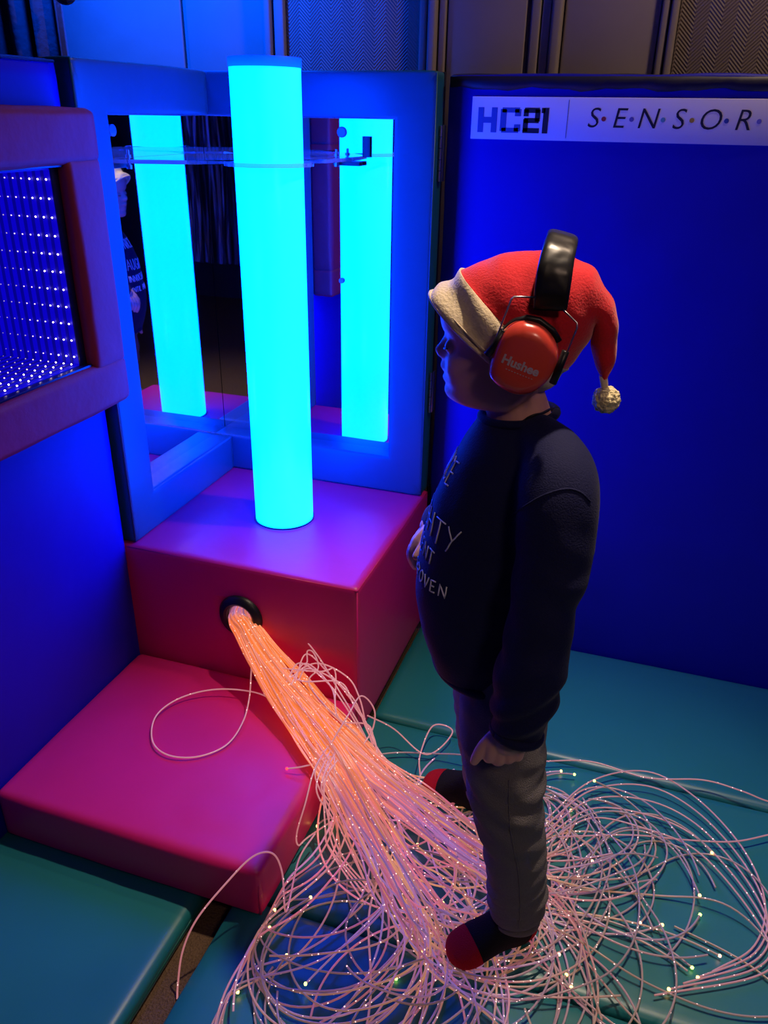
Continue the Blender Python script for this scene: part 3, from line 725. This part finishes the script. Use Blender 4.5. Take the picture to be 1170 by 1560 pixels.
# ---- socks
def sock(heel, toe, Lg):
    bm = bmesh.new(); loft_bm(bm, foot_rings(heel, toe, None, .0, 28)); d = (toe-heel)
    limb(bm, [(Lg[-1][0]+V((0, 0, .01)), .037), (heel+d*.20+V((0, 0, .062)), .034), (heel+d*.22+V((0, 0, .04)), .031)], 20, 4)
    me = remesh(bm, .0036, 6); o = link('sock', me, M['sock'], person, True)
    f = d.normalized(); ln = d.length; s = V((0, 0, 1)).cross(f)
    # coloured toe and heel: shells just outside the sock
    def shell(name, test):
        b2 = bmesh.new(); b2.from_mesh(me); b2.normal_update()
        for v in b2.verts: v.co += v.normal*.0008
        for pc_, pn_ in test: bmesh.ops.bisect_plane(b2, geom=b2.verts[:]+b2.edges[:]+b2.faces[:], plane_co=pc_, plane_no=pn_, clear_outer=True)
        w_ = bm2(name, b2, M['sockred'], None, True); w_.parent = o; return w_
    shell('toe_cap', [(heel+f*ln*.69, -f+V((0, 0, .25)))])['label'] = 'red toe'
    shell('heel_patch', [(heel+f*ln*.17, f+V((0, 0, .4))), (V((0, 0, .058)), V((0, 0, 1)))])['label'] = 'red heel'
    return o
sock(*NF, NLg)['label'] = 'black sock with red toe and heel'; sock(*FF, FLg)['label'] = 'black sock with red toe and heel'
# ---- santa hat
def hat_rings(rows, k=6, n=48, grow=0, tilt=0):
    out = []
    for fx, fy, bx, by, hd in cr(rows, k):
        A_, B_ = K(fx, fy), K(bx, by); c = (A_+B_)/2; a = (A_-B_)/2; L_ = a.length; a = a.normalized()*(L_+grow)
        out.append([c+a*math.cos(t)+V(KN)*((hd+grow)*math.sin(t)) for t in [2*math.pi*i/n for i in range(n)]])
    return out
HR = [(700, 413, 866, 560, .083), (735, 397, 878, 545, .082), (780, 386, 890, 528, .075), (830, 382, 900, 512, .064), (872, 388, 903, 503, .052), (905, 408, 904, 498, .043), (928, 440, 903, 500, .034), (939, 472, 902, 512, .027), (938, 515, 901, 532, .020), (931, 556, 905, 558, .013), (924, 580, 914, 579, .006)]
bm = bmesh.new(); loft_bm(bm, hat_rings(HR, 8)); bmesh.ops.recalc_face_normals(bm, faces=bm.faces)
hm = bpy.data.meshes.new('hat'); bm.to_mesh(hm); bm.free()
def hf(p):
    q = V(p); ux = KU(p); fold = noise.noise(V((ux*30, q.z*14, 3)))*.005+noise.noise(q*38)*.002
    return fold
disp(hm, hf)
hat = link('santa_hat', hm, M['hat'], person, True); hat['label'] = 'red felt santa hat with cream band, drooping tip and pompom'
BR = [(656, 446, 822, 590, .081), (664, 441, 829, 588, .086), (680, 428, 846, 580, .0875), (696, 416, 862, 567, .087), (702, 412, 868, 560, .083)]
bm = bmesh.new(); rg = hat_rings(BR, 6, 72); loft_bm(bm, rg, False)
bm.verts.ensure_lookup_table(); bmesh.ops.recalc_face_normals(bm, faces=bm.faces); bm2_ = bpy.data.meshes.new('band'); bm.to_mesh(bm2_); bm.free()
disp(bm2_, lambda p: .0035*math.sin(KU(p)*95+p[2]*70+3*noise.noise(V(p)*12))+.003*noise.noise(V(p)*25))
band = link('brim_band', bm2_, M['fur'], None, True); band.parent = hat; sd = band.modifiers.new('t', 'SOLIDIFY'); sd.thickness = .004
e_ = hat_rings(BR, 6, 72); bm = bmesh.new(); sweep_bm(bm, e_[0]+[e_[0][0]], .0034, 8, cap=False); o = bm2('brim_hem', bm, M['fur'], None, True); o.parent = hat
e_ = hat_rings([(660, 443, 826, 589, .0855), (664, 440, 830, 587, .0875)], 1, 72)[1]; bm = bmesh.new(); sweep_bm(bm, e_+[e_[0]], .0012, 6, cap=False); o = bm2('brim_stitch', bm, M['fur'], None, True); o.parent = hat
# pompom and its neck
pc = K(924, 609); rr = random.Random(5); bm = bmesh.new()
bmesh.ops.create_icosphere(bm, subdivisions=5, radius=.0195, matrix=Matrix.Translation(pc))
for v in bm.verts:
    d = (v.co-pc); v.co = pc+d*(1+.10*noise.noise(v.co*260)+.10*noise.noise(v.co*110)+.05*noise.noise(v.co*500))
o = bm2('pompom', bm, M['pom'], None, True); o.parent = hat
o = tube('pompom_neck', [K(919, 572), K(921, 590), K(923, 600)], [.006, .0055, .006], M['fur'], None); o.parent = hat

# ================================================================== ear defenders
CV = -.086
ed = empty('ear_defenders', K(797, 545, CV))
outl = [(800, 488), (822, 494), (840, 509), (850, 529), (850, 550), (842, 571), (828, 588), (808, 600), (786, 602), (764, 593), (748, 579), (744, 566), (748, 545), (757, 520), (768, 502), (783, 491)]
def cup(side):
    v0 = -.078 if side < 0 else .078
    o2 = cr(outl+[outl[0]], 4)[:-1]; c_v = K(798, 545, -.108); cen = c_v+V(KN)*.108; base = []
    for x, y in o2:
        P = K(x, y, -.108)-c_v; base.append(V((P.dot(V(KR)), 0, P.z)))
    def ring(sc_, v): return [cen+V(KR)*(b_.x*sc_)+V((0, 0, b_.z*sc_))+V(KN)*(v0+side*v) for b_ in base]
    bm = bmesh.new(); loft_bm(bm, [ring(.80, .016), ring(.93, .017), ring(.97, .020), ring(.985, .026), ring(.95, .034), ring(.86, .040), ring(.70, .044), ring(.45, .046), ring(.12, .0468)])
    c_ = bm2('ear_cup', bm, M['orange'], ed, True); c_['label'] = 'coral plastic ear cup'
    bm = bmesh.new(); loft_bm(bm, [ring(.90, -.004), ring(.98, -.001), ring(1.0, .006), ring(.97, .013), ring(.88, .017)]); o = bm2('cushion', bm, M['leather'], ed, True); return c_, cen
c1, cen = cup(-1); cup(1)
# lettering on the near cup
TB = BVHTree.FromPolygons([v.co for v in c1.data.vertices], [p.vertices[:] for p in c1.data.polygons])
def oncup(me, px, py, ang, name, parent):
    c0 = K(px, py, -.12); ca, sa = math.cos(ang), math.sin(ang)
    for v in me.vertices:
        x, y = v.co.x*ca-v.co.y*sa, v.co.x*sa+v.co.y*ca
        P = c0+V(KR)*x+V((0, 0, y)); h = TB.ray_cast(P-V(KN)*.1, V(KN), .3); v.co = (h[0]-V(KN)*.0006) if h[0] is not None else P
    o = link(name, me, M['print']); o.parent = parent; o.matrix_parent_inverse = Matrix(); o.matrix_parent_inverse = parent.matrix_world.inverted(); return o
bpy.context.view_layer.update()
oncup(text_mesh('Hushee', .0165, offset=.0006), 793, 556, -.33, 'lettering', c1)
oncup(text_mesh('- - - - - - - - - -', .0065, offset=.0002), 791, 568, -.33, 'small_print', c1)
# padded headband over the crown
hb = []
for x, y, v, a, b_ in ((838, 471, -.089, .0215, .005), (840, 450, -.092, .0225, .007), (845, 415, -.088, .0225, .0075), (851, 385, -.068, .0215, .0075), (856, 367, -.035, .021, .007), (857, 361, 0, .021, .007), (856, 367, .035, .021, .007), (851, 380, .068, .0215, .0075), (845, 405, .088, .0225, .0075), (840, 430, .092, .0225, .007)):
    hb.append((*K(x, y, v), a, b_))
hb = cr(hb, 6); pts = [V(q[:3]) for q in hb]; cc = K(815, 500, 0); bm = bmesh.new(); N_ = len(pts); side_ = (V(KR)*.96+V((0, 0, -.22))).normalized(); rgs = []
for i, q in enumerate(hb):
    T_ = (pts[min(i+1, N_-1)]-pts[max(i-1, 0)]).normalized(); s_ = (side_-T_*side_.dot(T_)).normalized(); u_ = T_.cross(s_); w_ = 1+.06*math.sin(i*1.1)
    rgs.append([pts[i]+s_*(q[3]*math.copysign(abs(math.cos(t))**.55, math.cos(t)))+u_*(q[4]*w_*math.copysign(abs(math.sin(t))**.7, math.sin(t))) for t in [2*math.pi*k/20 for k in range(20)]])
loft_bm(bm, rgs); bm2('headband', bm, M['leather'], ed, True)['label'] = 'black padded leatherette headband'
def wire(pxs, v, name='wire', r=.0013): return tube(name, [K(x, y, vv) for (x, y), vv in zip(pxs, v)], r, M['steel'], ed, n=8)
wire([(822, 453), (783, 452), (779, 456), (762, 500), (752, 525)], [-.094, -.100, -.102, -.106, -.108])
wire([(856, 471), (861, 475), (879, 492), (879, 500), (862, 540), (850, 570)], [-.094, -.098, -.104, -.106, -.108, -.108])
wire([(822, 440), (783, 439), (762, 490), (752, 515)], [.094, .1, .106, .108]); wire([(856, 460), (879, 482), (862, 530), (850, 560)], [.094, .1, .106, .108])
for v in (-.106, .106):
    for pxs in ([(767, 503), (755, 525), (742, 541)], [(862, 535), (852, 560), (842, 584)]):
        bm = bmesh.new(); sweep_bm(bm, [K(x, y, v) for x, y in pxs], .0052, 10); bm2('slider_arm', bm, M['black'], ed, True)
bm = bmesh.new(); sweep_bm(bm, [K(x, y, -.097) for x, y in [(762, 518), (772, 500), (788, 489), (803, 484), (822, 488), (842, 503), (852, 520)]], .0042, 8); bm2('cup_yoke', bm, M['black'], ed, True)
tag(ed, 'coral ear defenders with black headband worn over the santa hat', 'ear defenders')

# ================================================================== fibre-optic strands
m, nt, b = nodes('fibre_strand'); M['fibre'] = m
b.inputs['Base Color'].default_value = (.32, .28, .32, 1); b.inputs['Roughness'].default_value = .25
at = nt.nodes.new('ShaderNodeAttribute'); at.attribute_name = 'glow'
tc = nt.nodes.new('ShaderNodeTexCoord'); vo = nt.nodes.new('ShaderNodeTexVoronoi'); vo.inputs['Scale'].default_value = 95
nt.links.new(tc.outputs['Object'], vo.inputs['Vector'])
lt = nt.nodes.new('ShaderNodeMath'); lt.operation = 'LESS_THAN'; lt.inputs[1].default_value = .14; nt.links.new(vo.outputs['Distance'], lt.inputs[0])
spk = nt.nodes.new('ShaderNodeMix'); spk.data_type = 'RGBA'; spk.inputs['B'].default_value = (1.6, 1.05, .95, 1)
nt.links.new(lt.outputs[0], spk.inputs['Factor']); nt.links.new(at.outputs['Color'], spk.inputs['A'])
nt.links.new(spk.outputs['Result'], b.inputs['Emission Color']); b.inputs['Emission Strength'].default_value = 1
TIPM = [emit('tip_gold', (1, .55, .12), 7), emit('tip_lime', (.7, 1, .15), 5), emit('tip_pink', (1, .35, .2), 6), emit('tip_red', (1, .02, .02), 6)]
def fibre_mesh(P, r, glow, sides=5):
    P = np.array(P); N = len(P); T = np.gradient(P, axis=0); T /= np.linalg.norm(T, axis=1)[:, None]+1e-9
    u = np.cross(T[0], [.3, .1, .95]); u /= np.linalg.norm(u)+1e-9; vs = np.empty((N, sides, 3))
    a = np.arange(sides)*2*math.pi/sides; ca, sa = np.cos(a)[:, None], np.sin(a)[:, None]
    for i in range(N):
        u = u-T[i]*(u@T[i]); u /= np.linalg.norm(u)+1e-9; w_ = np.cross(T[i], u); vs[i] = P[i]+r*(ca*u+sa*w_)
    fs = [(i*sides+k, i*sides+(k+1) % sides, (i+1)*sides+(k+1) % sides, (i+1)*sides+k) for i in range(N-1) for k in range(sides)]
    me = bpy.data.meshes.new('fibre_strand'); me.from_pydata(vs.reshape(-1, 3).tolist(), [], fs)
    me.polygons.foreach_set('use_smooth', [True]*len(fs))
    c = me.color_attributes.new('glow', 'FLOAT_COLOR', 'POINT'); g = np.repeat(np.c_[np.array(glow), np.ones(N)], sides, axis=0); c.data.foreach_set('color', g.ravel().astype(np.float32))
    return me
fb = empty('fibre_optic_bundle', (HC.x, HC.y-.01, HC.z))
RNG = np.random.default_rng(4)
bm = bmesh.new(); bmesh.ops.create_icosphere(bm, subdivisions=1, radius=.0034); tipmes = []
for tm in TIPM:
    me = bpy.data.meshes.new('glowing_tip'); bm.to_mesh(me); me.materials.append(tm); me.polygons.foreach_set('use_smooth', [True]*len(me.polygons)); tipmes.append(me)
bm.free()
NST = 0
bpy.context.view_layer.update()
def strand(P, glow, tip=None, r=.0020):
    global NST
    o = link('fibre_strand', fibre_mesh(P, r, glow), M['fibre']); par(o, fb); NST += 1
    if tip is not None:
        t = bpy.data.objects.new('glowing_tip', tipmes[tip]); COL.objects.link(t); t.parent = o; t.matrix_parent_inverse = fb.matrix_basis.copy() @ Matrix.Identity(4)
        t.matrix_parent_inverse = Matrix(); t.location = fbinv @ V(P[-1]) if False else V(P[-1])
    return o
def pz(x, y, z): return np.array(onz(x, y, z))
root = [np.array((.303, -.42, .290)), np.array((.304, -.50, .292)), np.array((.305, -.545, .293))]
CORE = {0: root+[pz(378, 962, .272), pz(404, 1010, .225), pz(445, 1072, .178), pz(496, 1145, .156), pz(538, 1215, .110), pz(580, 1290, .055), pz(622, 1365, .028), pz(668, 1432, .020)],
        1: root+[pz(380, 960, .272), pz(412, 1005, .228), pz(462, 1062, .182), pz(520, 1125, .140), pz(575, 1180, .085), pz(640, 1230, .045), pz(715, 1290, .025), pz(790, 1335, .018)]}
def arclen(P): return np.r_[0, np.cumsum(np.linalg.norm(np.diff(P, axis=0), axis=1))]
ANK = [(np.array(NLg[-1][0])[:2], .02), (np.array(FLg[-1][0])[:2], .02)]
def floorwalk(p, th, length, r_, loopr, flat):
    """a springy strand curling over the mat"""
    step_ = .014; n_ = int(length/step_); pts = []; k = RNG.choice([-1, 1])/loopr; kt = k; z = p[2]; base = RNG.uniform(.005, .022); ph = RNG.uniform(0, 6); wl = RNG.uniform(9, 22); amp = 0 if RNG.random() < .6 else RNG.uniform(.008, .04)
    x, y = p[0], p[1]
    for i in range(n_):
        if RNG.random() < .035: kt = RNG.choice([-1, 1, 1])*math.copysign(1, kt)/RNG.uniform(.09, .32)
        k += (kt-k)*.10
        cx_, cy_ = 1.07, -.98; dx, dy = x-cx_, y-cy_; out_ = max(0, math.hypot(dx/.50, dy/.38)-.85)
        want = math.atan2(cy_-y, cx_-x); dlt = (want-th+math.pi) % (2*math.pi)-math.pi
        th += k*step_+out_*dlt*.25
        x += step_*math.cos(th); y += step_*math.sin(th)
        if x < AX+.016:
            x = AX+.016; th += .18*np.sign(math.sin(th) or 1)*-1
        if y > WY-.03: y = WY-.03
        for c, rad in ANK:
            d = np.array((x, y))-c; L_ = np.linalg.norm(d)
            if L_ < rad: x, y = c+d/(L_+1e-9)*rad
        inf_ = False
        for h_, t_ in (NF, FF):
            hx = np.array(h_)[:2]; d_ = np.array(t_)[:2]-hx; q_ = np.array((x, y))-hx; tt_ = np.clip(q_@d_/(d_@d_), -.05, 1.08)
            inf_ = inf_ or np.linalg.norm(q_-d_*tt_) < .050
        zt = .0045 if inf_ else base+amp*max(0, math.sin(i*step_*wl+ph)); z += (zt-z)*(.6 if inf_ else .22)
        pts.append((x, y, max(.0045, z)))
    return pts
def smooth(P, it=2):
    P = np.array(P)
    for _ in range(it): P[1:-1] = .25*P[:-2]+.5*P[1:-1]+.25*P[2:]
    return P
ORA = np.array((1.0, .19, .02)); PNK = np.array((.55, .12, .16)); LIL = np.array((.07, .032, .05)); GLD = np.array((.36, .18, .04))
PK = [PNK, PNK, np.array((.34, .12, .30)), np.array((.26, .13, .36)), np.array((.52, .20, .07)), np.array((.46, .16, .12))]
def glow(P, br, warm):
    s = arclen(P); out_ = []; PNK = PK[int(RNG.integers(len(PK)))]
    for si in s:
        if si < .14: c = PNK*.9*min(1, max(.3, si/.12))+ORA*.2
        elif si < .50: c = ORA*.85
        elif si < .78: t = (si-.50)/.28; c = ORA*(1-t)*.8+PNK*t
        else: t = min(1, (si-.78)/.55); c = PNK*(1-t)+(LIL*(1-warm)+GLD*.35*warm)*t
        out_.append(c*br)
    return out_
NB = 155
for i in range(NB):
    br = 0 if RNG.random() < .58 else 1
    core = smooth(np.array(cr([tuple(p) for p in CORE[br]], 8)), 1); s = arclen(core); tot = s[-1]
    # place in the cross-section of the bundle
    a = RNG.uniform(0, 2*math.pi); rr_ = math.sqrt(RNG.random()); off = np.array((math.cos(a), math.sin(a)))*rr_
    leave = tot*(RNG.uniform(.9, 1) if RNG.random() < .6 else RNG.uniform(.5, .9)); P = []
    for p, si, j in zip(core, s, range(len(core))):
        if si > leave: break
        t = core[min(j+1, len(core)-1)]-core[max(j-1, 0)]; t /= np.linalg.norm(t); sd_ = np.cross(t, [0, 0, 1]); sd_ /= np.linalg.norm(sd_)+1e-9; up_ = np.cross(sd_, t)
        f = si/tot; w_ = .022+.020*min(1, f*3)+.030*max(0, f-.5); hgt = .024-.004*min(1, f*3)-.010*max(0, f-.5)
        q = p+sd_*off[0]*w_+up_*off[1]*hgt
        q = q+np.array([noise.noise(V((si*5, i*3.1, k_))) for k_ in (0, 7, 13)])*np.array((.016, .016, .010))*min(1.3, max(0, si-.10)*3)
        if q[0] < AX+.004 and q[1] < -AY and q[1] > -AY-SB: q[2] = max(q[2], SH+.012)
        else: q[2] = max(q[2], .003)
        P.append(q)
    t = P[-1]-P[-2]; th = math.atan2(t[1], t[0])+RNG.normal(0, .55)
    P += [np.array(q) for q in floorwalk(P[-1], th, RNG.uniform(.25, 1.10), 0, RNG.uniform(.10, .30), 0)]
    P = smooth(P, 3); tip = None
    if RNG.random() < .42: tip = int(RNG.choice([0, 0, 0, 1, 2]))
    strand(P, glow(P, RNG.uniform(.6, 1.15), RNG.random()), tip)
# a few strands that can be followed one by one
def hand_strand(px, tip=None, br=1.0, kind=None):
    P = smooth(np.array(cr([tuple(pz(*q)) for q in px], 8)), 1); n_ = len(P)
    g = [LIL*2.5*br+ORA*.22*br for _ in range(n_)]
    strand(P, g, tip, .0018)
loopA = [(388, 975, .26), (383, 1020, .22), (380, 1062, .165), (370, 1100, .145), (345, 1135, .136), (300, 1153, .136), (255, 1150, .137), (232, 1128, .138), (238, 1090, .140), (275, 1063, .142), (330, 1050, .148), (390, 1055, .155), (430, 1075, .165)]
hand_strand(loopA)
hand_strand([(400, 1000, .235), (408, 965, .25), (425, 950, .262), (452, 962, .262), (485, 1000, .245), (515, 1050, .215), (545, 1100, .16), (565, 1140, .10), (590, 1190, .05)])
hand_strand([(430, 1030, .20), (465, 1015, .23), (468, 992, .245), (478, 995, .25), (485, 1018, .235), (470, 1040, .215), (500, 1080, .19), (545, 1120, .14)])
hand_strand([(500, 1140, .165), (530, 1090, .20), (550, 1060, .21), (570, 1080, .18), (568, 1110, .14), (550, 1140, .12)])
hand_strand([(510, 1150, .16), (490, 1160, .15), (460, 1168, .145), (437, 1171, .136)], 3)
hand_strand([(505, 1130, .168), (480, 1170, .16), (465, 1225, .125), (452, 1270, .07), (455, 1288, .045), (470, 1275, .03), (530, 1235, .03)])
hand_strand([(480, 1270, .05), (455, 1310, .05), (436, 1390, .10), (430, 1330, .135), (415, 1300, .165), (385, 1305, .165), (345, 1345, .14), (300, 1400, .09), (278, 1450, .03), (271, 1500, -.03), (270, 1522, -.046)])
hand_strand([(560, 1090, .14), (600, 1110, .06), (650, 1150, .02), (690, 1115, .03), (660, 1105, .04), (640, 1150, .05), (640, 1180, .03)])
for k in range(7):
    j_ = RNG.normal(0, 12, (6, 2))
    hand_strand([(430+j_[0][0], 1035+j_[0][1], .21), (470+j_[1][0], 1015+j_[1][1], .235), (510+j_[2][0], 1030+j_[2][1], .225), (535+j_[3][0], 1075+j_[3][1], .19), (555+j_[4][0], 1120+j_[4][1], .12), (600+j_[5][0], 1190+j_[5][1], .06)], None, 1.2)
for k in range(6):
    j_ = RNG.normal(0, 10, (5, 2))
    hand_strand([(505+j_[0][0], 1150+j_[0][1], .165), (488+j_[1][0], 1190+j_[1][1], .145), (500+j_[2][0], 1250+j_[2][1], .07), (520+j_[3][0], 1300+j_[3][1], .03), (560+j_[4][0]*2, 1360+j_[4][1], .015)], None, 1.2)
for k in range(5):
    hand_strand([(830, 1250+k*9, .02), (900, 1190+k*14, .02), (985, 1175+k*22, .02), (1060, 1215+k*20, .016), (1130, 1290+k*20, .014), (1165+k*3, 1370+k*20, .012), (1150, 1440+k*12, .012), (1085-k*22, 1480+k*9, .012)], 0 if k % 2 else None, .6)
hand_strand([(820, 1160, .02), (900, 1160, .02), (985, 1185, .02), (1070, 1188, .03), (1130, 1205, .03), (1175, 1222, .02), (1230, 1225, .012)], None, .6)
hand_strand([(850, 1275, .03), (960, 1272, .02), (1050, 1280, .015), (1120, 1282, .02), (1180, 1270, .02), (1240, 1262, .015)], None, .6)
tag(fb, 'bundle of glowing fibre optic strands spilling from the plinth over the mats', 'fibre optics')
